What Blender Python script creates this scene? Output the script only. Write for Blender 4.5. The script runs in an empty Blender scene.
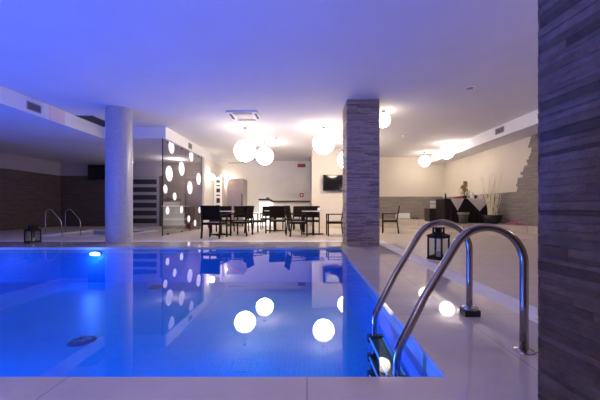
import bpy, bmesh, math, random
from mathutils import Vector, Matrix
random.seed(7)
S = bpy.context.scene
C = S.collection
PI = math.pi

# ------------------------------------------------------------------ helpers
def link(name, bm, mat, parent=None, smooth=False):
    me = bpy.data.meshes.new(name)
    bmesh.ops.recalc_face_normals(bm, faces=bm.faces)
    bm.to_mesh(me); bm.free()
    me.materials.append(mat)
    if smooth:
        for p in me.polygons: p.use_smooth = True
    o = bpy.data.objects.new(name, me); C.objects.link(o)
    if parent: o.parent = parent
    return o
def tag(o, label=None, cat=None, group=None, kind=None):
    if label: o['label'] = label
    if cat: o['category'] = cat
    if group: o['group'] = group
    if kind: o['kind'] = kind
    return o
def thing(name, label, cat, loc=(0,0,0), rz=0, group=None):
    o = bpy.data.objects.new(name, None); o.empty_display_size = .1
    C.objects.link(o); o.location = loc; o.rotation_euler = (0,0,rz)
    return tag(o, label, cat, group)
def struct(name, bm, mat, parent=None, smooth=False):
    o = link(name, bm, mat, parent, smooth)
    if parent is None: o['kind'] = 'structure'
    return o
def dup(root, loc, rz, label=None):
    r = root.copy(); C.objects.link(r); r.location = loc; r.rotation_euler = (0,0,rz)
    if label: r['label'] = label
    for ch in [c for c in root.children]:
        c = ch.copy(); C.objects.link(c); c.parent = r
        for g in [g for g in ch.children]:
            d = g.copy(); C.objects.link(d); d.parent = c
    return r
def B(): return bmesh.new()
def bx(bm, x0,x1,y0,y1,z0,z1, bev=0, M=None):
    r = bmesh.ops.create_cube(bm, size=1)
    vs = r['verts']
    for v in vs:
        v.co = Vector((x0+(v.co.x+.5)*(x1-x0), y0+(v.co.y+.5)*(y1-y0), z0+(v.co.z+.5)*(z1-z0)))
    if bev:
        es = list({e for v in vs for e in v.link_edges})
        rr = bmesh.ops.bevel(bm, geom=es, offset=bev, segments=2, affect='EDGES', profile=.6)
        vs = list({v for f in rr['faces'] for v in f.verts} | {v for v in vs if v.is_valid})
    if M is not None:
        bmesh.ops.transform(bm, matrix=M, verts=[v for v in vs if v.is_valid])
    return vs
def box(*a, bev=0):
    bm = B(); bx(bm, *a, bev=bev); return bm
def tube(bm, pts, r, seg=12, cap=True):
    pts = [Vector(p) for p in pts]
    rs = r if isinstance(r, (list,tuple)) else [r]*len(pts)
    rings = []; up = None
    for i,p in enumerate(pts):
        if i == 0: t = pts[1]-p
        elif i == len(pts)-1: t = p-pts[i-1]
        else: t = (pts[i+1]-p).normalized()+(p-pts[i-1]).normalized()
        t.normalize()
        if up is None:
            a = Vector((0,0,1)) if abs(t.z) < .9 else Vector((0,1,0))
            up = (a - t*a.dot(t)).normalized()
        else: up = (up - t*up.dot(t)).normalized()
        s = t.cross(up)
        rings.append([bm.verts.new(p+(up*math.cos(2*PI*k/seg)+s*math.sin(2*PI*k/seg))*rs[i]) for k in range(seg)])
    for a,b in zip(rings, rings[1:]):
        for k in range(seg):
            bm.faces.new((a[k], a[(k+1)%seg], b[(k+1)%seg], b[k]))
    if cap:
        bm.faces.new(rings[0][::-1]); bm.faces.new(rings[-1])
def lathe(bm, prof, c=(0,0,0), seg=32):
    rings = []
    for r,z in prof:
        if r < 1e-5: rings.append([bm.verts.new((c[0],c[1],c[2]+z))])
        else: rings.append([bm.verts.new((c[0]+r*math.cos(2*PI*k/seg), c[1]+r*math.sin(2*PI*k/seg), c[2]+z)) for k in range(seg)])
    for a,b in zip(rings, rings[1:]):
        for k in range(seg):
            k2 = (k+1)%seg
            if len(a) == 1 and len(b) == 1: continue
            if len(a) == 1: bm.faces.new((a[0], b[k2], b[k]))
            elif len(b) == 1: bm.faces.new((a[k], a[k2], b[0]))
            else: bm.faces.new((a[k], a[k2], b[k2], b[k]))
def sphere(bm, c, r, u=40, v=20, s=(1,1,1)):
    rr = bmesh.ops.create_uvsphere(bm, u_segments=u, v_segments=v, radius=r)
    for q in rr['verts']: q.co = Vector((q.co.x*s[0]+c[0], q.co.y*s[1]+c[1], q.co.z*s[2]+c[2]))
def prism(bm, pts, z0, z1):
    lo = [bm.verts.new((x,y,z0)) for x,y in pts]; hi = [bm.verts.new((x,y,z1)) for x,y in pts]
    n = len(pts)
    bm.faces.new(lo[::-1]); bm.faces.new(hi)
    for i in range(n): bm.faces.new((lo[i], lo[(i+1)%n], hi[(i+1)%n], hi[i]))
def slab(xs, ys, keep, z0, z1):
    """rectangular floor plates cut around openings"""
    bm = B()
    for i in range(len(xs)-1):
        for j in range(len(ys)-1):
            cx, cy = (xs[i]+xs[i+1])/2, (ys[j]+ys[j+1])/2
            if keep(cx, cy): bx(bm, xs[i], xs[i+1], ys[j], ys[j+1], z0, z1)
    bmesh.ops.remove_doubles(bm, verts=bm.verts, dist=1e-5)
    seen = {}
    for f in list(bm.faces):
        k = tuple(round(q,4) for q in f.calc_center_median())
        seen.setdefault(k, []).append(f)
    kill = [f for l in seen.values() if len(l) > 1 for f in l]
    bmesh.ops.delete(bm, geom=kill, context='FACES_ONLY')
    return bm

# ------------------------------------------------------------------ materials
class N:
    def __init__(s, name):
        s.m = bpy.data.materials.new(name); s.m.use_nodes = True
        s.t = s.m.node_tree; s.b = s.t.nodes['Principled BSDF']; s.out = s.t.nodes['Material Output']
        s._tc = None
    def n(s, typ, **k):
        q = s.t.nodes.new(typ)
        for a,v in k.items(): setattr(q, a, v)
        return q
    def l(s, a, b): s.t.links.new(a, b)
    def obj(s):
        if s._tc is None: s._tc = s.n('ShaderNodeNewGeometry')
        return s._tc.outputs['Position']
    def noise(s, scale, detail=4, rough=.6, vec=None, stretch=None):
        q = s.n('ShaderNodeTexNoise'); q.inputs['Scale'].default_value = scale
        q.inputs['Detail'].default_value = detail; q.inputs['Roughness'].default_value = rough
        v = vec or s.obj()
        if stretch:
            m = s.n('ShaderNodeMapping'); m.inputs['Scale'].default_value = stretch; s.l(v, m.inputs['Vector']); v = m.outputs[0]
        s.l(v, q.inputs['Vector']); return q.outputs['Fac']
    def ramp(s, fac, stops):
        q = s.n('ShaderNodeValToRGB'); e = q.color_ramp.elements
        e[0].position, e[0].color = stops[0][0], (*stops[0][1],1)
        e[1].position, e[1].color = stops[-1][0], (*stops[-1][1],1)
        for p,c in stops[1:-1]:
            a = e.new(p); a.color = (*c,1)
        s.l(fac, q.inputs['Fac']); return q.outputs['Color']
    def mul(s, a, b, fac=1, mode='MULTIPLY'):
        q = s.n('ShaderNodeMix', data_type='RGBA', blend_type=mode); q.inputs[0].default_value = fac
        s.l(a, q.inputs[6]); s.l(b, q.inputs[7]); return q.outputs[2]
    def bump(s, h, strength, dist=.01):
        q = s.n('ShaderNodeBump'); q.inputs['Strength'].default_value = strength; q.inputs['Distance'].default_value = dist
        s.l(h, q.inputs['Height']); s.l(q.outputs[0], s.b.inputs['Normal'])
    def set(s, col=None, rough=None, metal=None, spec=None, emit=None, es=0, coat=None):
        if col is not None: s.b.inputs['Base Color'].default_value = (*col,1)
        if rough is not None: s.b.inputs['Roughness'].default_value = rough
        if metal is not None: s.b.inputs['Metallic'].default_value = metal
        if spec is not None: s.b.inputs['Specular IOR Level'].default_value = spec
        if coat is not None: s.b.inputs['Coat Weight'].default_value = coat
        if emit is not None:
            s.b.inputs['Emission Color'].default_value = (*emit,1); s.b.inputs['Emission Strength'].default_value = es
        return s
def plain(name, col, rough=.5, metal=0, var=.12, scale=8, spec=.5, bump=0, **k):
    a = N(name).set(col, rough, metal, spec, **k)
    f = a.noise(scale)
    lo = tuple(c*(1-var) for c in col); hi = tuple(min(1,c*(1+var)) for c in col)
    a.l(a.ramp(f, [(.3,lo),(.7,hi)]), a.b.inputs['Base Color'])
    if bump: a.bump(a.noise(scale*6), bump, .003)
    return a.m
def tiles(name, c1, c2, mortar, w, h, mw, rough, spec=.5, bump=.3, swap=False, offset=0, vn=None, cut=3, plane='xy'):
    a = N(name).set(c1, rough, 0, spec)
    v = a.obj()
    if plane != 'xy':
        sp = a.n('ShaderNodeSeparateXYZ'); a.l(v, sp.inputs[0]); cb = a.n('ShaderNodeCombineXYZ')
        if plane == 'xz': a.l(sp.outputs[0], cb.inputs[0]); a.l(sp.outputs[2], cb.inputs[1])
        if plane == 'yz': a.l(sp.outputs[1], cb.inputs[0]); a.l(sp.outputs[2], cb.inputs[1])
        if plane == 'any':
            ad = a.n('ShaderNodeMath', operation='ADD'); a.l(sp.outputs[0], ad.inputs[0]); a.l(sp.outputs[1], ad.inputs[1])
            a.l(ad.outputs[0], cb.inputs[0]); a.l(sp.outputs[2], cb.inputs[1])
        v = cb.outputs[0]
    q = a.n('ShaderNodeTexBrick', offset=offset, squash=1)
    q.inputs['Scale'].default_value = 1; q.inputs['Brick Width'].default_value = w; q.inputs['Row Height'].default_value = h
    q.inputs['Mortar Size'].default_value = mw; q.inputs['Mortar Smooth'].default_value = .1
    q.inputs['Color1'].default_value = (*c1,1); q.inputs['Color2'].default_value = (*c2,1); q.inputs['Mortar'].default_value = (*mortar,1)
    a.l(v, q.inputs['Vector'])
    col = q.outputs['Color']
    f = a.noise(vn or 3, 6, .65)
    col = a.mul(col, a.ramp(f, [(.25,(.8,.79,.78)),(.75,(1,1,1))]))
    a.l(col, a.b.inputs['Base Color'])
    inv = a.n('ShaderNodeMath', operation='SUBTRACT'); inv.inputs[0].default_value = 1; a.l(q.outputs['Fac'], inv.inputs[1])
    if bump: a.bump(inv.outputs[0], bump, .002)
    return a.m
def stone(name, dark, light, attr=True, sc=7, st=3.5, bs=16, bd=.02):
    a = N(name).set(light, .75, 0, .35)
    f = a.noise(sc, 10, .78, stretch=(1,1,st))
    col = a.ramp(f, [(.28,dark),(.72,light)])
    if attr:
        at = a.n('ShaderNodeVertexColor', layer_name='shade')
        col = a.mul(col, at.outputs['Color'])
    else:
        sp = a.n('ShaderNodeSeparateXYZ'); a.l(a.obj(), sp.inputs[0]); cb = a.n('ShaderNodeCombineXYZ')
        ad = a.n('ShaderNodeMath', operation='ADD'); a.l(sp.outputs[0], ad.inputs[0]); a.l(sp.outputs[1], ad.inputs[1])
        a.l(ad.outputs[0], cb.inputs[0]); a.l(sp.outputs[2], cb.inputs[1])
        q = a.n('ShaderNodeTexBrick', offset=.37, squash=1.3, squash_frequency=3)
        q.inputs['Scale'].default_value = 1; q.inputs['Brick Width'].default_value = .34; q.inputs['Row Height'].default_value = .05
        q.inputs['Mortar Size'].default_value = .003; q.inputs['Bias'].default_value = 0
        q.inputs['Color1'].default_value = (.72,.72,.72,1); q.inputs['Color2'].default_value = (1,1,1,1); q.inputs['Mortar'].default_value = (.4,.4,.4,1)
        a.l(cb.outputs[0], q.inputs['Vector'])
        col = a.mul(col, q.outputs['Color'])
    a.l(col, a.b.inputs['Base Color'])
    f2 = a.noise(bs, 10, .78, stretch=(1,1,2))
    a.bump(f2, 1.0, bd)
    return a.m

M = {}
M['ceil'] = plain('ceiling_plaster', (.74,.73,.76), .9, var=.03, scale=1.2, spec=.1, bump=.05)
M['white_wall'] = plain('white_plaster', (.82,.79,.74), .8, var=.03, scale=2, spec=.2)
M['cream_wall'] = plain('cream_plaster', (.74,.675,.565), .8, var=.03, scale=2, spec=.2)
M['fascia'] = plain('fascia_white', (.88,.88,.90), .7, var=.02, scale=2, spec=.2)
M['lilac_wall'] = plain('grey_plaster', (.40,.37,.40), .8, var=.05, scale=2, spec=.2)
M['stone_r'] = stone('taupe_stone_cladding', (.27,.235,.215), (.40,.35,.32), attr=False)
M['stone_l'] = stone('dimmed_brown_stone', (.10,.075,.07), (.18,.14,.125), attr=False)  # darkened brown: the poor light on the left stone is in the colour
M['stone_p'] = stone('split_stone_strips', (.28,.21,.17), (.60,.48,.39))
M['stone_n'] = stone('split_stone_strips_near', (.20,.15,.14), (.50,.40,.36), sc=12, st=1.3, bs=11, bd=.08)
M['coping'] = tiles('polished_coping', (.62,.56,.53), (.60,.55,.52), (.33,.30,.29), 1.2, 1.2, .003, .035, spec=.6, bump=.1, vn=2)
M['floor'] = tiles('matt_stone_floor', (.68,.59,.51), (.63,.55,.47), (.36,.31,.28), .9, .9, .004, .32, spec=.35, bump=.15, vn=4)
M['grille'] = tiles('white_overflow_grille', (.95,.94,.97), (.93,.92,.95), (.8,.79,.82), .03, .012, .0025, .5, spec=.3, bump=.3)
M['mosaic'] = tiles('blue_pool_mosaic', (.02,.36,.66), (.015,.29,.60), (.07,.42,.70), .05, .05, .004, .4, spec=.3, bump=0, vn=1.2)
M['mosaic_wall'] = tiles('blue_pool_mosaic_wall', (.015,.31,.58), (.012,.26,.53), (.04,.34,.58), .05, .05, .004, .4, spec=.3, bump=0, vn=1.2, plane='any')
M['steel'] = plain('brushed_steel', (.55,.53,.52), .22, 1, var=.05, scale=30)
M['fridge'] = plain('warm_steel', (.42,.35,.31), .38, .55, var=.08, scale=6)
M['polished'] = plain('polished_steel', (.34,.30,.28), .22, 1, var=.02, scale=30)
M['dark_metal'] = plain('black_metal', (.010,.009,.008), .5, 0, var=.1, spec=.2)
M['black'] = plain('black_plastic', (.012,.011,.013), .4, var=.1)
M['black_gloss'] = plain('black_screen', (.006,.006,.007), .08, var=.1)
M['chair_frame'] = plain('dark_chair_frame', (.014,.010,.005), .5, var=.1, spec=.15)
M['white_lac'] = plain('white_lacquer', (.85,.84,.82), .25, var=.02)
M['dark_wood'] = plain('dark_wood', (.035,.022,.02), .35, var=.3, scale=20)
M['black_cloth'] = plain('black_cloth', (.010,.006,.006), .9, var=.2, scale=14)
M['white_cloth'] = plain('pale_cloth', (.72,.66,.62), .85, var=.05, scale=10)
M['twig'] = plain('pale_twig', (.90,.82,.60), .7, var=.15, scale=20)
M['leaf'] = plain('golden_green_leaf', (.36,.28,.08), .7, var=.4, scale=30)
M['red'] = plain('deep_red', (.42,.02,.03), .4, var=.1)
M['dark_red'] = plain('dark_red_box', (.13,.015,.015), .5, var=.1)
M['pink'] = plain('magenta_petals', (.85,.30,.52), .7, var=.4, scale=40)
M['paper'] = plain('white_paper', (.85,.80,.80), .7, var=.03)
M['bin'] = plain('grey_bin_plastic', (.065,.06,.057), .45, var=.05)
M['bag'] = plain('bin_liner', (.25,.235,.22), .4, var=.1)
M['louver'] = plain('grey_louver_frame', (.34,.32,.36), .5, var=.05)
M['vent_dark'] = plain('vent_shadow', (.03,.03,.035), .7, var=.1)
M['vent_grey'] = plain('vent_grey', (.36,.35,.36), .5, var=.05)
M['pinkish'] = plain('pinkish_patch', (.80,.66,.72), .7, var=.02)
M['wax'] = plain('candle_wax', (.75,.70,.62), .5, var=.03)
M['screw'] = plain('fitting_dark', (.05,.05,.05), .4, 1)
# woven chair fabric
a = N('black_weave').set((.02,.017,.018), .6)
w = a.n('ShaderNodeTexChecker'); w.inputs['Scale'].default_value = 90
w.inputs['Color1'].default_value = (.020,.014,.009,1); w.inputs['Color2'].default_value = (.011,.008,.005,1); a.b.inputs['Specular IOR Level'].default_value = .04
a.l(a.obj(), w.inputs['Vector']); a.l(w.outputs[0], a.b.inputs['Base Color']); M['weave'] = a.m
a = N('taupe_weave').set((.16,.12,.11), .6)
a.l(a.ramp(a.noise(60), [(.3,(.11,.085,.08)),(.7,(.2,.16,.15))]), a.b.inputs['Base Color']); M['seat'] = a.m
# round column mosaic
a = N('grey_column_mosaic').set((.5,.5,.52), .3, 0, .6)
tc = a.n('ShaderNodeTexCoord'); sp = a.n('ShaderNodeSeparateXYZ'); a.l(tc.outputs['Object'], sp.inputs[0])
at = a.n('ShaderNodeMath', operation='ARCTAN2'); a.l(sp.outputs[1], at.inputs[0]); a.l(sp.outputs[0], at.inputs[1])
mu = a.n('ShaderNodeMath', operation='MULTIPLY'); a.l(at.outputs[0], mu.inputs[0]); mu.inputs[1].default_value = .295
cb = a.n('ShaderNodeCombineXYZ'); a.l(mu.outputs[0], cb.inputs[0]); a.l(sp.outputs[2], cb.inputs[1])
q = a.n('ShaderNodeTexBrick', offset=0); q.inputs['Scale'].default_value = 1
q.inputs['Brick Width'].default_value = .025; q.inputs['Row Height'].default_value = .025; q.inputs['Mortar Size'].default_value = .0018
q.inputs['Color1'].default_value = (.50,.50,.53,1); q.inputs['Color2'].default_value = (.38,.38,.41,1); q.inputs['Mortar'].default_value = (.3,.3,.32,1)
a.l(cb.outputs[0], q.inputs['Vector']); a.l(q.outputs['Color'], a.b.inputs['Base Color']); M['col_mosaic'] = a.m
# lamps
def emit(name, col, s):
    a = N(name).set(col, .4, emit=col, es=s)
    if 'opal' in name:      # opal globes: emission graded to light the floor and spare the ceiling
        g = a.n('ShaderNodeNewGeometry'); sp = a.n('ShaderNodeSeparateXYZ'); a.l(g.outputs['Normal'], sp.inputs[0])
        mr = a.n('ShaderNodeMapRange'); a.l(sp.outputs[2], mr.inputs['Value'])
        mr.inputs['From Min'].default_value = -1; mr.inputs['From Max'].default_value = .8
        mr.inputs['To Min'].default_value = 1.9*s; mr.inputs['To Max'].default_value = .5*s
        a.l(mr.outputs[0], a.b.inputs['Emission Strength'])
    return a.m
M['globe'] = emit('opal_glass_lit', (1,.86,.72), 14)
M['globe_small'] = emit('opal_glass_lit_small', (1,.87,.74), 9)
M['sconce'] = emit('sconce_glass_lit', (1,.86,.70), 24.0)
M['uw'] = emit('underwater_lamp_lit', (.75,.9,1), 25.0)
M['glowpanel'] = emit('backlit_white_panel', (1,.97,.92), .9)
M['led_red'] = emit('red_led', (.8,.08,.04), .3)
# frosted dots, white vinyl given a faint glow of its own
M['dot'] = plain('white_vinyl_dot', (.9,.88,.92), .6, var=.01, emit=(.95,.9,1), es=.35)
# clear glass (thin)
def thin_glass(name, tint, base=.04, gcol=(1,1,1)):
    a = N(name); a.t.nodes.remove(a.b)
    g = a.n('ShaderNodeNewGeometry'); d = a.n('ShaderNodeVectorMath', operation='DOT_PRODUCT')
    a.l(g.outputs['Incoming'], d.inputs[0]); a.l(g.outputs['Normal'], d.inputs[1])
    ab = a.n('ShaderNodeMath', operation='ABSOLUTE'); a.l(d.outputs['Value'], ab.inputs[0])
    om = a.n('ShaderNodeMath', operation='SUBTRACT'); om.inputs[0].default_value = 1; a.l(ab.outputs[0], om.inputs[1])
    pw = a.n('ShaderNodeMath', operation='POWER'); a.l(om.outputs[0], pw.inputs[0]); pw.inputs[1].default_value = 5
    ma = a.n('ShaderNodeMath', operation='MULTIPLY_ADD'); a.l(pw.outputs[0], ma.inputs[0]); ma.inputs[1].default_value = 1-base; ma.inputs[2].default_value = base
    t = a.n('ShaderNodeBsdfTransparent'); t.inputs[0].default_value = (*tint,1)
    gl = a.n('ShaderNodeBsdfGlossy'); gl.inputs['Roughness'].default_value = 0; gl.inputs['Color'].default_value = (*gcol,1)
    mx = a.n('ShaderNodeMixShader'); a.l(ma.outputs[0], mx.inputs[0]); a.l(t.outputs[0], mx.inputs[1]); a.l(gl.outputs[0], mx.inputs[2])
    a.l(mx.outputs[0], a.out.inputs[0]); a.glossy = gl
    return a
M['glass'] = thin_glass('clear_glass', (.88,.9,.9)).m
M['partition'] = thin_glass('smoked_partition_glass', (.78,.75,.76), .02).m
wt = thin_glass('pool_water_surface', (.27,.76,1.0), .02)
bp = wt.n('ShaderNodeBump'); bp.inputs['Strength'].default_value = .03; bp.inputs['Distance'].default_value = .02
wt.l(wt.noise(2.5, 2, .5), bp.inputs['Height']); wt.l(bp.outputs[0], wt.glossy.inputs['Normal'])
M['water'] = wt.m

# ------------------------------------------------------------------ dimensions (metres, camera above origin, looking +Y)
H = 3.31; SOF = 2.955
PX0,PX1,PY0,PY1 = -7.6, .703, 1.51, 6.46      # pool opening
GX = 1.695; GY = 7.57; GW = .27               # overflow grille
XL,XR,YB,YF = -11.5, 6.6, -2.0, 15.6
PD = -.75

# --- floor, coping, grille
CXL = -8.8
bm = slab([CXL,PX0,PX1,GX],[YB,PY0,PY1,GY], lambda x,y: not (PX0<x<PX1 and PY0<y<PY1), -.12, 0)
struct('pool_coping', bm, M['coping'])
bm = slab([CXL,GX,GX+GW],[YB,GY,GY+GW], lambda x,y: x>GX or y>GY, -.12, -.002)
struct('overflow_grille', bm, M['grille'])
SX0,SX1,SY0,SY1 = -7.9,-5.7,8.95,11.1         # spa pool
xs = [XL,CXL,SX0,SX1,GX+GW,XR]; ys = [YB,GY+GW,SY0,SY1,YF]
bm = slab(xs, ys, lambda x,y: not ((CXL<x<GX+GW and y<GY+GW) or (SX0<x<SX1 and SY0<y<SY1)), -.12, 0)
struct('floor', bm, M['floor'])
# basin
bm = B()
bx(bm, PX0-.1,PX1+.1,PY0-.1,PY1+.1, PD-.1, PD)
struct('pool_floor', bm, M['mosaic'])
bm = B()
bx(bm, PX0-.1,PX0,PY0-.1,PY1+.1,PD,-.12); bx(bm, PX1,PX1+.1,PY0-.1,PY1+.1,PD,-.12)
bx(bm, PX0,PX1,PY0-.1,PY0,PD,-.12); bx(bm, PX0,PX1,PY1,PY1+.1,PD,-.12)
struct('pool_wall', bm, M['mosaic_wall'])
def sheet(x0,x1,y0,y1,z):
    bm = B(); bm.faces.new([bm.verts.new(p) for p in ((x0,y0,z),(x1,y0,z),(x1,y1,z),(x0,y1,z))]); return bm
o = link('pool_water', sheet(PX0,PX1,PY0,PY1,-.025), M['water'])
tag(o, 'still blue lit water filling the large swimming pool', 'water', kind='stuff')
# spa
bm = B()
bx(bm, SX0-.05,SX1+.05,SY0-.05,SY1+.05,-.8,-.7)
bx(bm, SX0-.05,SX0,SY0-.05,SY1+.05,-.7,-.12); bx(bm, SX1,SX1+.05,SY0-.05,SY1+.05,-.7,-.12)
bx(bm, SX0,SX1,SY0-.05,SY0,-.7,-.12); bx(bm, SX0,SX1,SY1,SY1+.05,-.7,-.12)
struct('spa_basin', bm, M['mosaic_wall'])
bm = slab([SX0-.12,SX0+.02,SX1-.02,SX1+.12],[SY0-.12,SY0+.02,SY1-.02,SY1+.12], lambda x,y: not (SX0<x<SX1 and SY0<y<SY1), .0, .035)
struct('spa_rim', bm, M['grille'])
o = link('spa_water', sheet(SX0,SX1,SY0,SY1,-.06), M['water'])
tag(o, 'dark water in the small sunken spa pool by the left wall', 'water', kind='stuff')

# --- ceiling + soffits
struct('ceiling', box(XL,XR,YB,YF,H,H+.1), M['ceil'])
bm = B(); prism(bm, [(XL,YB),(-6.16,YB),(-6.16,9.06),(-4.27,9.06),(-4.27,YF),(XL,YF)], SOF, H)
o = struct('ceiling_left', bm, M['ceil'])
o.data.materials.append(M['fascia'])
for p in o.data.polygons:
    if abs(p.normal.z) < .5: p.material_index = 1
bm = box(5.75,XR,YB,14.4,SOF+.005,H)
o = struct('ceiling_right', bm, M['ceil']); o.data.materials.append(M['fascia'])
for p in o.data.polygons:
    if abs(p.normal.z) < .5: p.material_index = 1

# --- walls
T=.12
struct('wall_left', box(XL-T,XL,YB,14,-.1,H), M['lilac_wall'])
struct('wall_rear', box(XL-T,XR+T,YB-T,YB,-.1,H), M['lilac_wall'])
struct('wall_right', box(XR,XR+T,YB,14.4+T,-.1,H), M['cream_wall'])
struct('wall_back_right', box(2.3,XR+T,14.4,14.4+T,-.1,H), M['cream_wall'])
struct('wall_television', box(.21,2.3,12.7,14.4,-.1,H), M['cream_wall'])
struct('wall_back', box(-4.27-T,.21,YF,YF+T,-.1,H), M['white_wall'])
struct('wall_back_left', box(XL-T,-4.37,14,14+T,-.1,H), M['lilac_wall'])
struct('wall_side', box(-4.37,-4.27,12.45,YF,-.1,SOF), M['white_wall'])
# baseboards
struct('baseboard_back', box(-4.27,.21,YF-.015,YF,0,.1), M['white_lac'])
struct('baseboard_side', box(-4.27,-4.255,12.45,YF-.015,0,.1), M['white_lac'])
struct('baseboard_television', box(.21,2.3,12.685,12.7,0,.09), M['cream_wall'])
# stone claddings
bm = B(); bx(bm, XL,XL+.04,YB,14,0,2.35); struct('wall_left_stone', bm, M['stone_l'])
bm = B(); bx(bm, XL+.04,-9.1,13.96,14,0,2.35); bx(bm,-6.85,-6.7,13.96,14,0,2.35)
struct('wall_back_left_stone', bm, M['stone_l'])
struct('wall_service_stone', box(-6.7,-4.37,13.95,14,0,SOF), M['stone_r'])  # lighter stone used here to brighten the wall behind the glass
bm = box(2.3,XR,14.37,14.4,0,1.40); struct('wall_back_right_stone', bm, M['stone_r'])
bm = B(); z = 0.; rnd = random.Random(4)
while z < SOF:
    h = .085
    if z+h/2 < 1.38: ye = 14.37
    elif z < 1.78: ye = 9.42+rnd.uniform(-.08,.12)
    elif z < 1.95: ye = 9.15+rnd.uniform(-.1,.1)
    else: ye = 9.05-(z-1.95)*.35+rnd.uniform(-.1,.12)
    bx(bm, XR-.03,XR,YB,ye,z,min(z+h,SOF)); z += h
struct('wall_right_stone', bm, M['stone_r'])

# --- raised platform at right
e0, e1 = (2.3,14.37),(6.57,8.0)
bm = B(); prism(bm, [(3.35,14.37),(6.57,8.05),(6.57,14.37)], 0, .33)
struct('floor_platform', bm, M['floor'])
bm = B(); prism(bm, [(2.95,14.37),(6.57,7.3),(6.57,8.05),(3.35,14.37)], 0, .12)
struct('floor_step', bm, M['floor'])

# ------------------------------------------------------------------ columns
t = thing('round_column', 'round grey mosaic column at the far edge of the pool', 'column', (-4.68,7.48,0))
bm = B(); lathe(bm, [(.295,0),(.295,H)], seg=64)
link('shaft', bm, M['col_mosaic'], t, smooth=True)
def ledger(name, label, sx, sy, loc, rz, mat, seed, nst=6, shades=(.72,.8,.88,.92,.96,1,1,1.06), dmax=.016):
    """square pillar clad in split stone strips set in 15 cm panels"""
    rnd = random.Random(seed)
    t = thing(name, label, 'column', loc, rz)
    link('core', box(-sx/2,sx/2,-sy/2,sy/2,0,H), M['vent_grey'], t)
    bm = B(); lay = bm.loops.layers.color.new('shade')
    def strip(side, a0, a1, z0, z1, dep, sh, tint):
        n0 = len(bm.faces)
        if side == 0: vs = bx(bm, a0,a1,-sy/2-dep,-sy/2+.001,z0,z1)
        if side == 1: vs = bx(bm, a0,a1,sy/2-.001,sy/2+dep,z0,z1)
        if side == 2: vs = bx(bm, -sx/2-dep,-sx/2+.001,a0,a1,z0,z1)
        if side == 3: vs = bx(bm, sx/2-.001,sx/2+dep,a0,a1,z0,z1)
        for f in {f for v in vs for f in v.link_faces}:
            for l in f.loops: l[lay] = (sh*tint[0], sh*tint[1], sh*tint[2], 1)
    for side in range(4):
        w = sx if side < 2 else sy
        z = 0.002
        while z < H-.01:
            hs = [rnd.uniform(.6,1.4) for _ in range(nst)]; k = .147/sum(hs); zz = z
            for h in hs:
                h *= k; a = -w/2-.008
                while a < w/2+.008:
                    L = rnd.uniform(.14,.5); b = min(a+L, w/2+.008)
                    if w/2+.008-b < .08: b = w/2+.008
                    sh = rnd.choice(shades); tt = rnd.uniform(-.03,.03)
                    strip(side, a, b, zz+.0008, min(zz+h-.0008,H), rnd.uniform(.006,dmax), sh, (1+tt,1,1-tt))
                    a = b
                zz += h
                if zz > H-.01: break
            if H-z > .16: strip(side, -w/2-.006, w/2+.006, z+.147, z+.1505, .0065, 2.0, (1,1,1))
            z += .15
    link('stone_cladding', bm, mat, t)
    return t
ledger('stone_pillar', 'square stone-clad pillar standing at the far corner of the pool', .72,.75, (1.266,7.155,0), 0, M['stone_p'], 3)
ang = math.radians(5.5)
# near pillar: far left corner at (.847,1.1)
w2 = .36
fx = (math.cos(-ang), math.sin(-ang))
ca, sa = math.cos(ang), math.sin(ang)
# local corner (-w2, +w2) must land on (.86,1.1)
cx = .852 - (-w2*ca - w2*sa); cy = 1.10 - (-w2*sa + w2*ca)
ledger('stone_pillar', 'tall stone-clad pillar in the right foreground, cut by the frame', .71,.71, (cx,cy,0), ang, M['stone_n'], 11, 6, (.7,.8,.86,.9,.95,1,1,1.05), .009)

# ------------------------------------------------------------------ pool ladder
ladder = thing('pool_ladder', 'stainless steel pool ladder with two arched handrails over the right pool edge', 'ladder', (0,0,0))
def rail_pts(y):
    X0, XF, R, zt = .53, 1.29, .219, .735
    cx_, cz_ = XF-R, zt-R
    pts = [(X0,y,-.74),(X0,y,-.3),(X0,y,-.08),(X0+.002,y,-.04),(X0+.012,y,0.005),(X0+.03,y,.045)]
    a0 = math.atan2(.49,-.872)
    pts.append((.70,y,.325))
    for k in range(22):
        a_ = a0 + (0-a0)*k/21
        pts.append((cx_+R*math.cos(a_), y, cz_+R*math.sin(a_)))
    pts += [(XF,y,.3),(XF,y,0.0)]
    return pts
for i,y in enumerate((1.783, 2.383)):
    bm = B(); tube(bm, rail_pts(y), .0235, 20)
    r = link('handrail', bm, M['polished'], ladder, smooth=True)
    bm = B()
    if i == 0:
        lathe(bm, [(0,.012),(.03,.014),(.052,.008),(.056,0)], (1.29,y,0), 28)
        bx(bm, 1.29,1.40,y-.03,y+.03,0,.008,bev=.003)
        link('floor_flange', bm, M['steel'], ladder, smooth=False)
    else:
        lathe(bm, [(0,.075),(.035,.078),(.058,.068),(.06,.052),(0,.05)], (1.29,y,0), 28)
        link('floor_flange', bm, M['steel'], ladder)
        link('anchor_socket', box(1.235,1.355,y-.05,y+.05,0,.05,bev=.008), M['black'], ladder)
for z in (-.17,-.32,-.46):
    bm = B(); bx(bm, .49,.60,1.80,2.36,z-.025,z,bev=.006)
    link('tread', bm, M['polished'], ladder)
    for xx in (.488,.592): link('side_strip', box(xx-.005,xx+.005,1.82,2.34,z,z+.01), M['fascia'], ladder)
    link('grip_insert', box(.505,.575,1.84,2.32,z,z+.006), M['black'], ladder)
    for y in (1.783,2.383):
        link('tread_bracket', box(.48,.605,y-.028,y+.028,z-.04,z+.012,bev=.006), M['black'], ladder)

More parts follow.
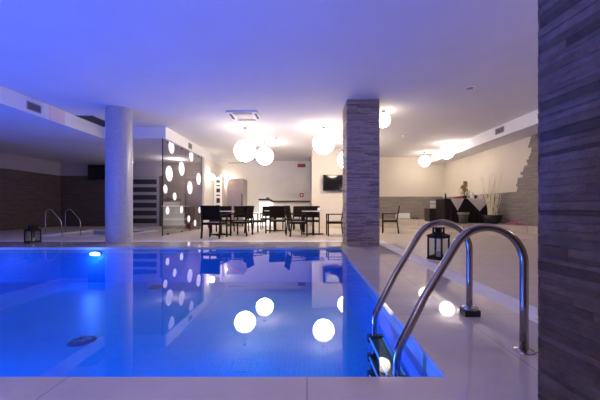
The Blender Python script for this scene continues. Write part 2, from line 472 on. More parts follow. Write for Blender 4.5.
# spa rails
def spa_rail(y, label):
    t = thing('spa_handrail', label, 'handrail', (-8.42,y,0), group=None)
    pts = [(0,0,0),(0,0,.3),(0,0,.68)]
    for k in range(1,10):
        a_ = PI - k/9*PI*.68; pts.append((.14+.14*math.cos(a_),0,.68+.12*math.sin(a_)))
    pts += [(.50,0,.44),(.53,0,.3),(.54,0,-.45)]
    bm = B(); tube(bm, pts, .014, 10); link('rail', bm, M['steel'], t, smooth=True)
    bm = B(); lathe(bm, [(0,.012),(.045,.01),(.05,0)], (0,0,0), 16); link('floor_flange', bm, M['steel'], t)
spa_rail(9.65, 'nearer curved steel handrail at the small spa pool on the left')
spa_rail(10.45, 'farther curved steel handrail at the small spa pool, nearer the round column')

# ------------------------------------------------------------------ lanterns
def lantern(loc, rz, label, s=.25, h=.55):
    t = thing('lantern', label, 'lantern', loc, rz)
    k = s/.25; v = h/.55; q = .125*k
    link('base', box(-q-.02*k,q+.02*k,-q-.02*k,q+.02*k,0,.022*v,bev=.004), M['dark_metal'], t)
    bm = B()
    for sx in (-1,1):
        for sy in (-1,1):
            bx(bm, sx*q-.011,sx*q+.011,sy*q-.011,sy*q+.011,.02,.38*v)
    for z in (.03*v,.35*v):
        for s_ in (-1,1):
            bx(bm, -q,q,s_*q-.009,s_*q+.009,z,z+.022); bx(bm, s_*q-.009,s_*q+.009,-q,q,z,z+.022)
    link('frame', bm, M['dark_metal'], t)
    for s_ in (-1,1):
        link('glass_pane', box(-q+.011,q-.011,s_*q-.002,s_*q+.002,.052*v,.35*v), M['glass'], t)
        link('glass_pane', box(s_*q-.002,s_*q+.002,-q+.011,q-.011,.052*v,.35*v), M['glass'], t)
    bm = B(); bx(bm, -q-.018,q+.018,-q-.018,q+.018,.375*v,.40*v,bev=.004)
    # sloping roof
    lo = [bm.verts.new((a_*(q+.01),b_*(q+.01),.40*v)) for a_,b_ in ((-1,-1),(1,-1),(1,1),(-1,1))]
    hi = [bm.verts.new((a_*q*.55,b_*q*.55,.435*v)) for a_,b_ in ((-1,-1),(1,-1),(1,1),(-1,1))]
    for i in range(4): bm.faces.new((lo[i],lo[(i+1)%4],hi[(i+1)%4],hi[i]))
    bm.faces.new(hi)
    link('roof', bm, M['dark_metal'], t)
    bm = B(); c = q*.5
    for sx in (-1,1):
        for sy in (-1,1): bx(bm, sx*c-.012,sx*c+.012,sy*c-.012,sy*c+.012,.43*v,.51*v)
    bx(bm, -c,c,-c,c,.435*v,.45*v); bx(bm,-c-.015,c+.015,-c-.015,c+.015,.505*v,.53*v,bev=.005)
    bx(bm,-c*.96,c*.96,-.004,.004,.45*v,.51*v); bx(bm,-.004,.004,-c*.96,c*.96,.45*v,.51*v)
    link('chimney', bm, M['dark_metal'], t)
    bm = B(); n=20; pts=[(.0,.03*math.cos(2*PI*i/n),.545*v+.03*math.sin(2*PI*i/n)) for i in range(n+1)]
    tube(bm, pts, .004, 6, cap=False); link('ring', bm, M['dark_metal'], t)
    bm = B(); lathe(bm, [(0,.022),(.038,.022),(.038,.14*v),(.03,.145*v),(0,.142*v)], seg=20); link('candle', bm, M['wax'], t)
lantern((2.20,5.02,0), math.radians(38), 'black metal and glass lantern on the floor behind the pool ladder', .235,.55)
lantern((-6.72,7.35,0), math.radians(38+42), 'black lantern standing alone at the far left edge of the pool', .205,.46)

# ------------------------------------------------------------------ chairs and tables
def tilt_box(bm, x0,x1,y0,y1,z0,z1, lean, zpiv=0):
    vs = bx(bm, x0,x1,y0,y1,z0,z1)
    for v in vs: v.co.y -= (v.co.z-zpiv)*lean
def make_chair(label):
    t = thing('armchair', label, 'chair', group='black armchairs around the tables')
    W=.26; ln=.17; f = .019
    bm = B(); bx(bm,-W+.02,W-.02,-.22,.23,.42,.445,bev=.008); link('seat', bm, M['seat'], t)
    bm = B()
    tilt_box(bm,-W+.02,W-.02,-.25,-.235,.53,.90,ln,.45); link('backrest', bm, M['weave'], t)
    for s in (-1,1):
        bm = B(); bx(bm, s*W-f,s*W+f,.21,.21+2*f,0,.66); link('leg', bm, M['chair_frame'], t)
        bm = B(); vs = bx(bm, s*W-f,s*W+f,-.255,-.255+2*f,0,.45)
        for v in vs: v.co.y += (v.co.z-.45)*.12
        link('leg', bm, M['chair_frame'], t)
        bm = B(); bx(bm, s*W-.022,s*W+.022,-.27,.25,.645,.668,bev=.006); link('armrest', bm, M['chair_frame'], t)
    bm = B()
    for s in (-1,1): tilt_box(bm, s*W-f,s*W+f,-.255,-.225,.45,.92,ln,.45)
    tilt_box(bm,-W,W,-.255,-.225,.893,.92,ln,.45); tilt_box(bm,-W,W,-.255,-.225,.515,.54,ln,.45)
    link('back_frame', bm, M['chair_frame'], t)
    bm = B()
    for s in (-1,1): bx(bm, s*W-.012,s*W+.012,-.24,.23,.375,.435)
    for yy in (-.24,.215): bx(bm,-W,W,yy,yy+.024,.375,.435)
    link('seat_frame', bm, M['chair_frame'], t)
    return t
# (x, y, rotation) rotation 0 faces +Y (away from camera)
R_ = math.radians
chairs = [
 (-2.64,8.60, R_(-8),  'black armchair nearest the glass partition, its back to the pool'),
 (-2.05,9.33, R_(80),  'black armchair seen side-on right of the first table, facing the glass partition'),
 (-1.72,10.1, R_(-50), 'black armchair at the left side of the middle table, turned to face right'),
 (-1.02,10.45, R_(4),   'black armchair with its back to the pool in front of the middle table'),
 (-.30,9.15, R_(-72),  'black armchair at the left of the right-hand table, facing the stone pillar'),
 (.86,9.28, R_(92),    'black armchair partly hidden by the stone pillar, facing left to the table'),
 (.16,10.35, R_(178),  'black armchair behind the right-hand table, facing the pool'),
 (-.33,11.0, R_(165),  'black armchair behind the middle and right-hand tables, facing the pool'),
 (-.62,11.7, R_(120),  'farthest black armchair right of the middle table, by the bar counter'),
 (-2.98,10.42, R_(178), 'black armchair behind the first table on its left, facing the pool'),
 (-2.36,10.55, R_(181),'black armchair behind the first table on its right, facing the pool'),
 (-1.55,12.0, R_(180), 'black armchair behind the middle table, in front of the white bar counter'),
 (2.84,10.3, R_(74),  'lone black armchair right of the stone pillar, before the raised platform'),
]
ch0 = None
for x,y,r,l in chairs:
    if ch0 is None:
        ch0 = make_chair(l); ch0.location = (x,y,0); ch0.rotation_euler = (0,0,r)
    else: dup(ch0, (x,y,0), r, l)
def make_table(label):
    t = thing('cafe_table', label, 'table', group='small square cafe tables')
    link('tabletop', box(-.36,.36,-.36,.36,.735,.76,bev=.005), M['white_lac'], t)
    bm = B(); bx(bm,-.035,.035,-.035,.035,.03,.735); bx(bm,-.2,.2,-.2,.2,.722,.735); link('pedestal', bm, M['chair_frame'], t)
    bm = B(); bx(bm,-.33,.33,-.04,.04,0,.035,bev=.006); bx(bm,-.04,.04,-.33,.33,0,.034,bev=.006); link('base', bm, M['chair_frame'], t)
    return t
tb = make_table('white-topped square table nearest the glass partition, between black armchairs')
tb.location = (-2.72,9.45,0)
dup(tb, (-1.17,11.1,0), 0, 'white-topped square table in the middle, before the bar counter')
dup(tb, (.20,9.62,0), 0, 'white-topped square table beside the stone pillar, below the television')
t = thing('sugar_pot', 'small white pot standing on the table beside the stone pillar', 'pot', (.38,9.6,.76))
bm = B(); lathe(bm, [(0,0),(.035,0),(.045,.03),(.045,.08),(.04,.08),(.04,.02),(0,.02)], seg=20); link('pot', bm, M['white_lac'], t)
bm = B(); lathe(bm, [(0,.105),(.012,.10),(.046,.085),(.046,.08),(0,.08)], seg=20); link('lid', bm, M['white_lac'], t)

# ------------------------------------------------------------------ pendant globes
def pendant(X,Y,Z,r,label,mat):
    t = thing('globe_pendant', label, 'lamp', (X,Y,0), group='white globe pendant lamps')
    bm = B(); sphere(bm, (0,0,Z), r, 40, 24); link('globe', bm, mat, t, smooth=True)
    bm = B(); lathe(bm, [(.0,Z+r+.035),(.035,Z+r+.035),(.045,Z+r-.01),(0,Z+r-.01)], seg=16); link('holder', bm, M['steel'], t)
    bm = B(); tube(bm, [(0,0,Z+r+.03),(0,0,H-.02)], .004, 6); link('cord', bm, M['vent_grey'], t)
    bm = B(); lathe(bm, [(0,H-.03),(.045,H-.03),(.06,H-.001),(0,H-.001)], seg=20); link('ceiling_canopy', bm, M['steel'], t)
pendant(-1.90,9.20,2.60,.325,'large white globe lamp leftmost, hung below the ceiling air conditioner',M['globe'])
pendant(-1.58,11.2,2.79,.325,'white globe lamp just right of and behind the leftmost globe',M['globe'])
pendant(.50,9.10,2.81,.325,'white globe lamp hung alone above the right-hand table',M['globe'])
pendant(1.44,10.9,2.60,.325,'white globe lamp half hidden by the left side of the square stone pillar',M['globe'])
pendant(1.93,7.60,3.07,.18,'small white globe lamp touching the right side of the square stone pillar',M['globe_small'])
pendant(5.27,11.3,2.96,.26,'white globe lamp nearest the right wall soffit, above the buffet table',M['globe_small'])
pendant(5.18,13.2,2.92,.245,'white globe lamp in the far right corner, left of the buffet one',M['globe_small'])
def sconce(X,Y,Z,nx,ny,label):
    t = thing('wall_lamp', label, 'lamp', (X,Y,Z), group=None)
    bm = B(); sphere(bm, (nx*.17,ny*.17,0), .12, 24, 14); link('globe', bm, M['sconce'], t, smooth=True)
    bm = B(); tube(bm, [(0,0,0),(nx*.06,ny*.06,0)], .03, 12); tube(bm, [(0,0,0),(nx*.012,ny*.012,0)], .06, 20); link('wall_bracket', bm, M['steel'], t)
sconce(-4.27,12.95,2.18,1,0,'bright round wall lamp on the white side wall beside the glass partition')
sconce(-4.0,15.6,2.25,0,-1,'bright round wall lamp on the back wall left of the steel fridge')

# ------------------------------------------------------------------ ceiling fittings
t = thing('ceiling_air_conditioner', 'square white air conditioning cassette set in the ceiling above the pool edge', 'air conditioner', (-1.655,7.96,H))
bm = B(); bx(bm,-.4,.4,-.37,.37,-.035,0,bev=.01); link('panel', bm, M['fascia'], t)
bm = B(); bx(bm,-.22,.22,-.20,.20,-.042,-.03); link('intake_grille', bm, M['vent_grey'], t)
for a_ in ((-.24,.24,-.33,-.27),(-.24,.24,.27,.33),(-.36,-.30,-.22,.22),(.30,.36,-.22,.22)):
    link('air_slot', box(a_[0],a_[1],a_[2],a_[3],-.04,-.03), M['vent_dark'], t)
def ceiling_disc(name, X,Y,r,label,cat):
    t = thing(name, label, cat, (X,Y,H))
    bm = B(); lathe(bm, [(r*.55,-.012),(r*.8,-.022),(r,-.012),(r,0)], seg=32); link('rim', bm, M['white_lac'], t)
    bm = B(); lathe(bm, [(0,-.016),(r*.35,-.016),(r*.56,-.006)], seg=32); link('centre', bm, M['vent_grey'], t)
ceiling_disc('ceiling_vent', 3.34,6.15,.13,'round white vent in the ceiling near the right foreground pillar','vent')
def detector(X,Y,label):
    t = thing('smoke_detector', label, 'detector', (X,Y,H), group='small ceiling detectors')
    bm = B(); lathe(bm, [(0,-.05),(.03,-.05),(.05,-.03),(.055,0)], seg=20); link('body', bm, M['white_lac'], t)
    bm = B(); lathe(bm, [(0,-.062),(.018,-.06),(.02,-.05)], seg=12); link('sensor', bm, M['screw'], t)
detector(-1.08,10.4,'small detector on the ceiling between the leftmost globe pair and the third')
detector(3.28,10.15,'small detector on the ceiling right of the square stone pillar')
t = thing('ceiling_grille', 'dark rectangular grille in the ceiling beside the left soffit, by the round column', 'vent', (0,0,0))
link('frame', box(-6.15,-5.68,7.95,9.05,H-.012,H), M['vent_grey'], t)
bm = B(); bx(bm,-6.13,-5.70,7.97,9.03,H-.018,H-.011); link('opening', bm, M['vent_dark'], t)
def wall_grille(X, y0, y1, z0, z1, n, label, dark=True):
    t = thing('air_vent', label, 'vent', (X,(y0+y1)/2,(z0+z1)/2))
    hy, hz = (y1-y0)/2, (z1-z0)/2
    bm = B(); 
    for s in (-1,1):
        bx(bm, 0,n*.012, s*hy-.012,s*hy+.012,-hz,hz) if n>0 else bx(bm, n*.012,0, s*hy-.012,s*hy+.012,-hz,hz)
        bx(bm, min(0,n*.012),max(0,n*.012), -hy,hy,s*hz-.012,s*hz+.012)
    link('frame', bm, M['vent_grey'], t)
    link('opening', box(min(0,n*.004),max(0,n*.004),-hy,hy,-hz,hz), M['vent_dark'] if dark else M['vent_grey'], t)
    bm = B()
    for k in range(6):
        z = -hz + (k+.5)*2*hz/6; bx(bm, min(0,n*.009),max(0,n*.009),-hy,hy,z-.006,z+.004)
    link('slat', bm, M['vent_grey'], t)
wall_grille(-6.16,6.60,6.93,3.04,3.20,1,'small dark air vent in the left soffit face above the pool')
wall_grille(-4.27,10.80,11.10,3.02,3.20,1,'small air vent in the soffit above the glass partition')
wall_grille(5.75,8.76,9.14,3.08,3.24,-1,'nearer air vent in the right soffit, by the foreground pillar')
wall_grille(5.75,11.05,11.4,3.08,3.24,-1,'farther pale air vent in the right soffit, beside a globe lamp', False)
t = thing('pinkish_patch', 'slightly pink square patch on the left soffit face', 'panel', (-6.16,7.4,3.13))
link('cover', box(0,.006,-.23,.23,-.165,.165), M['pinkish'], t)  # thin plate carrying the pinkish tint of the fascia there
link('ventilation_slot', box(-4.1,-3.15,YF-.012,YF+.006,3.17,3.21), M['vent_grey'])
tag(bpy.data.objects['ventilation_slot'], 'long thin air slot high on the back wall above the steel fridge', 'vent')

# ------------------------------------------------------------------ glass partition with dots
GXp = -4.36
t = thing('glass_partition', 'tall smoked glass partition with white round dots below the soffit', 'glass partition', (GXp,9.06,0))
for i,(y0,y1) in enumerate(((.0,1.72),(1.735,3.34))):
    link('glass_panel', box(-.006,.006,y0,y1,.02,SOF-.01), M['partition'], t)
bm = B(); bx(bm,-.02,.02,3.34,3.39,0,SOF); link('end_post', bm, M['louver'], t)
bm = B(); bx(bm,-.012,.012,-.012,.006,0,SOF); link('edge_trim', bm, M['screw'], t)
for y in (.35,1.4,2.1,3.0):
    for z in (.03,SOF-.05):
        link('clamp', box(-.018,.018,y-.03,y+.03,z-.02,z+.03,bev=.004), M['screw'], t)
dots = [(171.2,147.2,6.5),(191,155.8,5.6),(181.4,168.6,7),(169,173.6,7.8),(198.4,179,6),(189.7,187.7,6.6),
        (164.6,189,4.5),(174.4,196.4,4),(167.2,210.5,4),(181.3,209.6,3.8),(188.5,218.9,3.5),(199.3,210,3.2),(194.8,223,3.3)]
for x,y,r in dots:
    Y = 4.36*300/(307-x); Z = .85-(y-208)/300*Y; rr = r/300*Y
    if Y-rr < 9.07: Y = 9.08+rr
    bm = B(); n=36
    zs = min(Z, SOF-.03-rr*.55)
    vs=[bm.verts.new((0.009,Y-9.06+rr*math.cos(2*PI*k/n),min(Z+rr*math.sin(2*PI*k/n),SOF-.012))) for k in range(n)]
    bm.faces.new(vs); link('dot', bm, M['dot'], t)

# louvred door at back left
t = struct('door_1', box(-9.1,-6.85,13.93,13.999,0,2.32), M['vent_dark'])
bm = B(); bx(bm,-9.1,-8.98,13.9,13.93,0,2.32); bx(bm,-6.97,-6.85,13.9,13.93,0,2.32)
for k in range(7): bx(bm,-8.98,-6.97,13.9,13.93,k*.363,k*.363+.14)
link('door_frame', bm, M['louver'], t)
# door behind the glass
t = struct('door_2', box(-5.55,-4.85,13.92,13.96,0,2.1), M['louver'])
bm = B(); tube(bm, [(-5.45,13.92,1.05),(-5.45,13.87,1.05),(-5.35,13.87,1.05)], .012, 8); link('door_handle', bm, M['steel'], t)
# reception counter seen through the glass
t = thing('service_counter', 'dark counter with a white top behind the smoked glass partition', 'counter', (0,0,0))
link('body', box(-5.85,-4.75,12.2,12.75,.0,.90,bev=.01), M['dark_wood'], t)
link('worktop', box(-5.9,-5.0,12.15,12.8,.90,.95,bev=.006), M['white_lac'], t)
link('plinth_band', box(-5.85,-4.75,12.17,12.2,.35,.45), M['louver'], t)
# television left
def tv(loc, w, h, rz, label):
    t = thing('television', label, 'television', loc, rz)
    link('bezel', box(-w/2,w/2,-.03,.03,-h/2,h/2,bev=.008), M['black'], t)
    link('screen', box(-w/2+.03,w/2-.03,-.034,-.028,-h/2+.045,h/2-.03), M['black_gloss'], t)
    link('wall_mount', box(-.12,.12,.03,.10,-.12,.12), M['screw'], t)
    link('logo', box(-.035,.035,-.036,-.033,-h/2+.014,-h/2+.03), M['steel'], t)
tv((-9.55,13.86,2.50),1.12,.70,0,'black television high on the far left wall, half behind the round column')
tv((1.25,12.58,1.90),1.18,.68,R_(4),'black wall television on the cream wall left of the square pillar')

# ------------------------------------------------------------------ back zone
# steel fridge
t = thing('steel_fridge', 'tall stainless steel upright fridge against the back wall', 'fridge', (-3.36,14.05,0))
link('cabinet', box(-.375,.375,.02,.95,.1,2.22,bev=.008), M['fridge'], t)
d = link('door', box(-.37,.37,-.04,.02,.14,1.89,bev=.008), M['fridge'], t)
link('door_handle', box(.31,.34,-.075,-.04,.8,1.5,bev=.006), M['screw'], d)
p = link('control_panel', box(-.37,.37,-.03,.02,1.90,2.20,bev=.006), M['fridge'], t)
for x in (-.02,.09): link('display', box(x-.03,x+.03,-.034,-.029,2.03,2.08), M['led_red'], p)
for sx in (-1,1):
    for y in (.08,.88): link('foot', box(sx*.32-.03,sx*.32+.03,y-.03,y+.03,0,.1), M['screw'], t)
# shelf unit with openings
t = thing('shelf_unit', 'narrow white shelf unit with dark openings at the side wall', 'shelf', (-4.06,13.75,0))
bm = B(); bx(bm,-.18,.18,.02,.35,0,2.28); bx(bm,-.18,-.09,-.06,.02,0,2.28); bx(bm,.09,.18,-.06,.02,0,2.40)
for z in (0,.5,.98,1.30,1.46,1.74,1.9,2.12): bx(bm,-.09,.09,-.06,.02,z,z+.1)
link('carcass', bm, M['white_lac'], t)
for z0,z1 in ((.6,.98),(1.08,1.30),(1.56,1.74),(2.0,2.12),(1.4,1.46),(1.84,1.9)):
    link('opening', box(-.09,.09,.010,.0205,z0,z1), M['dark_wood'], t)
# bar counter
t = thing('bar_counter', 'bar counter along the back wall with a dark top and bright white end', 'counter', (0,0,0))
link('front_panel', box(-1.70,.15,14.75,15.3,0,1.14), M['white_wall'], t)
link('lit_panel', box(-2.30,-1.70,14.55,15.1,0,1.14), M['glowpanel'], t)
link('low_panel', box(-2.90,-2.30,14.6,15.1,0,.62), M['glowpanel'], t)
bm = B(); bx(bm,-1.75,.16,14.6,15.35,1.14,1.21,bev=.006); link('counter_top', bm, M['dark_wood'], t)
bm = B(); bx(bm,-2.34,-1.78,14.45,15.15,1.215,1.30,bev=.006); bx(bm,-1.79,-1.7,14.5,15.15,1.17,1.26); link('counter_top', bm, M['dark_wood'], t)
o = link('folded_cloth', box(-2.0,-1.83,14.6,14.75,1.30,1.37,bev=.02), M['seat']); tag(o,'small brown folded cloth on the raised end of the bar counter','cloth')
# signs
t = thing('exit_light', 'small dark red box sign high on the back wall near the ceiling', 'sign', (-.28,15.595,3.06))
link('housing', box(-.20,.20,-.09,.012,-.09,.07,bev=.01), M['dark_red'], t)
link('lens', box(-.17,.17,-.095,-.09,-.06,.04), M['red'], t)
t = thing('fire_alarm_sign', 'small square red and white fire sign above the bar counter', 'sign', (-.28,15.6,1.52))
link('plate', box(-.10,.10,-.012,0,-.10,.10), M['red'], t)
bm = B(); lathe(bm, [(0,0),(.052,0)], seg=24); bmesh.ops.rotate(bm, verts=bm.verts, matrix=Matrix.Rotation(PI/2,3,'X')); bmesh.ops.translate(bm, verts=bm.verts, vec=(0,-.0125,0)); link('white_symbol', bm, M['paper'], t)
# red-white box on floor
t = thing('display_box', 'small red and white box on the floor by the white side wall', 'box', (-3.92,12.2,0))
link('carton', box(-.13,.13,-.08,.08,0,.23,bev=.005), M['paper'], t)
link('red_front', box(-.08,.08,-.085,-.08,.03,.20), M['red'], t)

# ------------------------------------------------------------------ right zone on the platform
PZ = .33
t = thing('buffet_table', 'long buffet table covered to the floor with black cloth on the platform', 'table', (5.57,10.75,PZ))
bm = B()
# skirt with folds
n=180; w,dp = .80,.33; lo=[];hi=[]
per=[]
for k in range(n):
    u=k/n*4
    s=int(u); f=u-s
    p=[(-1+2*f,-1),(1,-1+2*f),(1-2*f,1),(-1,1-2*f)][s]
    per.append((p[0]*w,p[1]*dp, [(0,-1),(1,0),(0,1),(-1,0)][s]))
for k,(x,y,nn) in enumerate(per):
    a_ = .014*math.sin(k*1.1)+.012
    hi.append(bm.verts.new((x,y,.84))); lo.append(bm.verts.new((x+nn[0]*a_,y+nn[1]*a_,0.005)))
for k in range(n): bm.faces.new((lo[k],lo[(k+1)%n],hi[(k+1)%n],hi[k]))
bm.faces.new(hi)
link('tablecloth_skirt', bm, M['black_cloth'], t)
link('tabletop', box(-w+.01,w-.01,-dp+.01,dp-.01,.80,.838), M['dark_wood'], t)
def runner(cx, hw, drop, label):
    bm = B()
    y0=-.345; zt=.846
    A=[bm.verts.new(p) for p in ((cx-hw,.30,zt),(cx+hw,.30,zt),(cx+hw,y0,zt),(cx-hw,y0,zt))]
    bm.faces.new(A)
    ap = bm.verts.new((cx,y0-.035,zt-drop)); m1=bm.verts.new((cx,y0-.012,zt-.01))
    bm.faces.new((A[3],m1,ap)); bm.faces.new((m1,A[2],ap)); bm.faces.new((A[3],A[2],m1))
    o = link('table_runner', bm, M['white_cloth']); o.location=(5.57,10.75,PZ)
    tag(o, label, 'cloth')
runner(-.36,.24,.42,'narrow pale cloth corner hanging over the left of the buffet table')
runner(.40,.40,.44,'wide pale cloth corner hanging over the right of the buffet table')
TZ = PZ+.85
# items on the buffet
t = thing('potted_conifer', 'small golden green potted conifer standing on the buffet table', 'plant', (5.70,10.85,TZ))
bm = B(); lathe(bm, [(0,0),(.06,0),(.08,.12),(.07,.12),(.06,.02)], seg=20); link('pot', bm, M['dark_wood'], t)
bm = B(); rnd = random.Random(2)
for k in range(420):
    hgt = rnd.random(); z=.12+hgt*.50; rr=(.15*(1-hgt)**.8+.02)*rnd.uniform(.3,1.15); a_=rnd.uniform(0,2*PI)
    c=Vector((rr*math.cos(a_)+.03*math.sin(hgt*9),rr*math.sin(a_),z)); d_=Vector((math.cos(a_),math.sin(a_),rnd.uniform(.2,1))).normalized()*.06
    s_=Vector((-math.sin(a_),math.cos(a_),rnd.uniform(-.3,.3)))*.018
    bm.faces.new([bm.verts.new(q) for q in (c-s_,c+d_*.6-s_*.6,c+d_,c+d_*.6+s_,c+s_*.8)])
link('foliage', bm, M['leaf'], t)
bm = B(); tube(bm, [(0,0,.05),(.01,0,.3),(0,0,.55)], .01, 6); link('stem', bm, M['dark_wood'], t)
def vase(X,Y,prof,mat,name,label,cat,parts=None):
    t = thing(name, label, cat, (X,Y,TZ)); bm = B(); lathe(bm, prof, seg=18); link('body', bm, mat, t, smooth=True); return t
v = vase(5.84,10.60,[(0,0),(.05,0),(.07,.06),(.05,.13),(.07,.2),(.06,.2),(.03,.1)],M['white_lac'],'white_vase','cream white vase beside the small conifer on the buffet','vase')
v = vase(4.95,10.72,[(0,0),(.03,0),(.03,.12),(.012,.17),(.012,.21),(0,.21)],M['black'],'bottle','dark bottle at the left end of the buffet table','bottle')
link('cap', (lambda bm: (lathe(bm,[(0,.235),(.014,.235),(.014,.21)],seg=12), bm)[1])(B()), M['paper'], v)
v = vase(4.86,10.66,[(0,0),(.035,0),(.04,.09),(.036,.09),(.03,.01)],M['white_lac'],'cup','white cup at the far left end of the buffet table','cup')
v = vase(5.30,10.66,[(0,0),(.06,0),(.10,.06),(.09,.06),(.05,.015)],M['red'],'bowl','left red bowl on the buffet table','bowl')
v = vase(5.47,10.70,[(0,0),(.05,0),(.08,.08),(.07,.08),(.04,.015)],M['red'],'bowl','right red bowl nearest the small conifer on the buffet','bowl')
v = vase(6.02,10.72,[(0,0),(.04,0),(.05,.10),(.04,.13),(.03,.1)],M['black'],'jug','small dark jug between the vase and the white card','jug')
o = link('card', box(-.07,.07,-.01,.01,0,.16), M['paper']); o.location=(6.18,10.66,TZ); tag(o,'white upright card at the right end of the buffet table','card')
t = thing('serving_tray', 'flat steel tray lying between the cup and the red bowls', 'tray', (5.10,10.60,TZ))
link('plate', box(-.12,.12,-.08,.08,0,.012,bev=.004), M['steel'], t)
# dark cabinet with sign stands
t = thing('side_cabinet', 'low black cabinet standing left of the buffet table', 'cabinet', (4.99,11.75,PZ))
link('body', box(-.30,.30,-.25,.25,.03,.50,bev=.006), M['dark_wood'], t)
link('door', box(-.285,.285,-.262,-.25,.05,.48), M['dark_wood'], t)
link('plinth', box(-.28,.28,-.23,.23,0,.03), M['black'], t)
def sign(X, w, cuts, label):
    t = thing('sign_holder', label, 'sign', (X,11.62,PZ+.50))
    link('stand', box(-w/2,w/2,0,.02,0,.31,bev=.003), M['vent_grey'], t)
    for z0,z1 in cuts: link('sheet', box(-w/2+.012,w/2-.012,-.003,0,z0,z1), M['paper'], t)
sign(4.87,.24,((.01,.17),(.20,.30)),'white sign of two stacked sheets on the low black cabinet')
sign(5.14,.17,((.01,.29),),'narrow single white sign on the cabinet, next to the buffet')
# bin
t = thing('waste_bin', 'grey waste bin with a pale liner before the buffet table', 'bin', (5.27,10.12,PZ))
bm = B(); lathe(bm, [(0,0),(.125,0),(.16,.34),(.15,.34),(.115,.01)], seg=28); link('bucket', bm, M['bin'], t, smooth=True)
bm = B(); lathe(bm, [(.150,.30),(.158,.37),(.178,.375),(.185,.34),(.176,.30)], seg=28)
for v_ in bm.verts: v_.co.z += .008*math.sin(9*math.atan2(v_.co.y,v_.co.x))
link('liner', bm, M['bag'], t, smooth=True)
# bowl planter with twigs
t = thing('bowl_planter', 'black bowl planter holding tall pale bare twigs by the right wall', 'planter', (6.14,9.95,PZ))
bm = B(); lathe(bm, [(0,0),(.18,0),(.26,.12),(.31,.29),(.29,.29),(.24,.13),(.16,.03),(0,.03)], seg=36); link('bowl', bm, M['black'], t, smooth=True)
bm = B(); lathe(bm, [(0,.24),(.27,.24)], seg=30); link('soil', bm, M['dark_wood'], t)
rnd = random.Random(5)
for k in range(34):
    a_=rnd.uniform(0,2*PI); r0=rnd.uniform(0,.16); hh=rnd.uniform(.75,1.55)
    dx=rnd.uniform(-.28,.22); dy=rnd.uniform(-.2,.15); ph=rnd.uniform(0,6); pts=[]
    for j in range(14):
        u=j/13
        pts.append((r0*math.cos(a_)+dx*u**1.2+.035*math.sin(ph+u*9)*u, r0*math.sin(a_)+dy*u+.03*math.cos(ph+u*8)*u, .23+hh*u))
    bm = B(); tube(bm, pts, [.0085*(1-.45*j/13) for j in range(14)], 5); link('twig', bm, M['twig'], t)
# petals garland
bm = B(); rnd = random.Random(9)
for k in range(190):
    u=rnd.random(); c=Vector((6.06+u*.40, 9.25-u*.50+rnd.gauss(0,.05), PZ+.015+rnd.uniform(0,.11)*(1-abs(2*u-1)**2)))
    a_=rnd.uniform(0,6.28); r=.024
    tlt=rnd.uniform(-.8,.8)
    bm.faces.new([bm.verts.new(c+Vector((r*math.cos(a_+q*1.257),r*math.sin(a_+q*1.257),r*tlt*math.sin(q*1.257)))) for q in range(5)])
o = link('flower_garland', bm, M['pink']); tag(o,'loose magenta flower garland lying on the platform by the right wall','flowers')
# low white box + black shoes at back
t = thing('low_heater', 'low white rectangular heater box against the stone wall behind the armchair', 'heater', (4.49,14.1,PZ))
link('casing', box(-.31,.31,-.12,.12,.03,.28,bev=.008), M['white_lac'], t)
for s in (-1,1): link('foot', box(s*.25-.02,s*.25+.02,-.1,.1,0,.03), M['vent_grey'], t)
for X,l in ((4.95,'left small black shoe-like object by the stone wall right of the white heater'),(5.12,'right small black shoe-like object by the stone wall, nearer the cabinet')):
    t = thing('black_shoe', l, 'shoe', (X,13.95,PZ)); bm = B(); sphere(bm,(0,0,.035),.035,14,8,(1.1,2.6,1)); link('upper', bm, M['black'], t, smooth=True)
    link('sole', box(-.04,.04,-.1,.1,0,.012,bev=.004), M['black'], t)

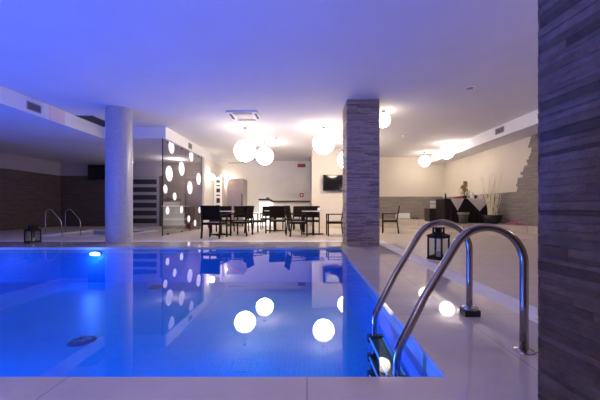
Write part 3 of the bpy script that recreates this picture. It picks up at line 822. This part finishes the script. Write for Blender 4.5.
# ------------------------------------------------------------------ pool fittings
t = thing('underwater_lamp', 'bright round underwater lamp in the far pool wall, left of the column', 'lamp', (-4.55,PY1,-.135))
bm = B(); lathe(bm, [(.0,0),(.11,0)], seg=28); bmesh.ops.scale(bm, vec=(1,.36,1), verts=bm.verts); bmesh.ops.rotate(bm, verts=bm.verts, matrix=Matrix.Rotation(PI/2,3,'X')); bmesh.ops.translate(bm, verts=bm.verts, vec=(0,-.03,0)); link('lens', bm, M['uw'], t)
bm = B(); lathe(bm, [(.11,.03),(.13,.028),(.14,0)], seg=28); bmesh.ops.scale(bm, vec=(1,.40,1), verts=bm.verts); bmesh.ops.rotate(bm, verts=bm.verts, matrix=Matrix.Rotation(PI/2,3,'X')); link('bezel', bm, M['steel'], t)
M['pool_fit'] = plain('dark_blue_fitting', (.01,.03,.12), .3, 0, var=.2)
def floor_drain(X,Y,r,label):
    t = thing('pool_drain', label, 'drain', (X,Y,PD))
    bm = B(); lathe(bm, [(0,.02),(r*.6,.03),(r,.012),(r*1.05,0)], seg=30); link('cover', bm, M['pool_fit'], t)
    bm = B()
    for k in range(8):
        a_=k*PI/4; bx(bm, r*.25,r*.8,-.008,.008,.02,.036, M=Matrix.Rotation(a_,4,'Z'))
    link('slots', bm, M['steel'], t)
floor_drain(-2.70,3.60,.14,'dark round drain cover on the pool floor at the lower left')
floor_drain(-3.05,6.05,.13,'dark round drain cover on the pool floor below the dotted glass')

# ------------------------------------------------------------------ lights
def plight(loc, e, col, r=.06, name='pool_light'):
    l = bpy.data.lights.new(name, 'POINT'); l.energy = e; l.color = col; l.shadow_soft_size = r
    o = bpy.data.objects.new(name, l); o.location = loc; C.objects.link(o); return o
BL = (.14,.18,1.0)
PW = 105
for x in (-.9,-3.0,-5.1): plight((x,1.72,-.40), PW, BL, .03)
for y in (2.6,5.2): plight((-7.35,y,-.40), PW, BL, .03)
plight((-4.55,6.28,-.22), PW*.2, BL, .02)
plight((1.2,-1.3,2.1), 60, (1,.80,.84), .3, 'room_fill')  # added fill from behind the camera, no fixture modelled
plight((-4.0,-1.3,2.1), 60, (1,.80,.88), .3, 'room_fill')  # second unseen fill, added for pale ambient light
plight((4.6,1.5,2.3), 45, (1,.84,.76), .2, 'room_fill')  # extra fill out of view to the right
plight((-5.6,12.9,2.75), 40, (1,.88,.82), .0, 'room_fill')  # added to brighten the interior behind the glass
# world
w = bpy.data.worlds.new('world'); S.world = w; w.use_nodes = True
w.node_tree.nodes['Background'].inputs[0].default_value = (.5,.45,.6,1); w.node_tree.nodes['Background'].inputs[1].default_value = .05

# ------------------------------------------------------------------ camera
cam = bpy.data.cameras.new('camera'); co = bpy.data.objects.new('camera', cam); C.objects.link(co)
co.location = (0,0,.85); co.rotation_euler = (PI/2,0,0)
cam.sensor_width = 36; cam.lens = 18; cam.shift_x = -7/600; cam.shift_y = 8/600; cam.clip_start = .05
S.camera = co
S.view_settings.view_transform = 'Standard'; S.view_settings.look = 'None'
S.view_settings.exposure = .2
S.cycles.use_denoising = True
S.cycles.max_bounces = 10; S.cycles.transparent_max_bounces = 12; S.cycles.diffuse_bounces = 5
S.cycles.sample_clamp_indirect = 6
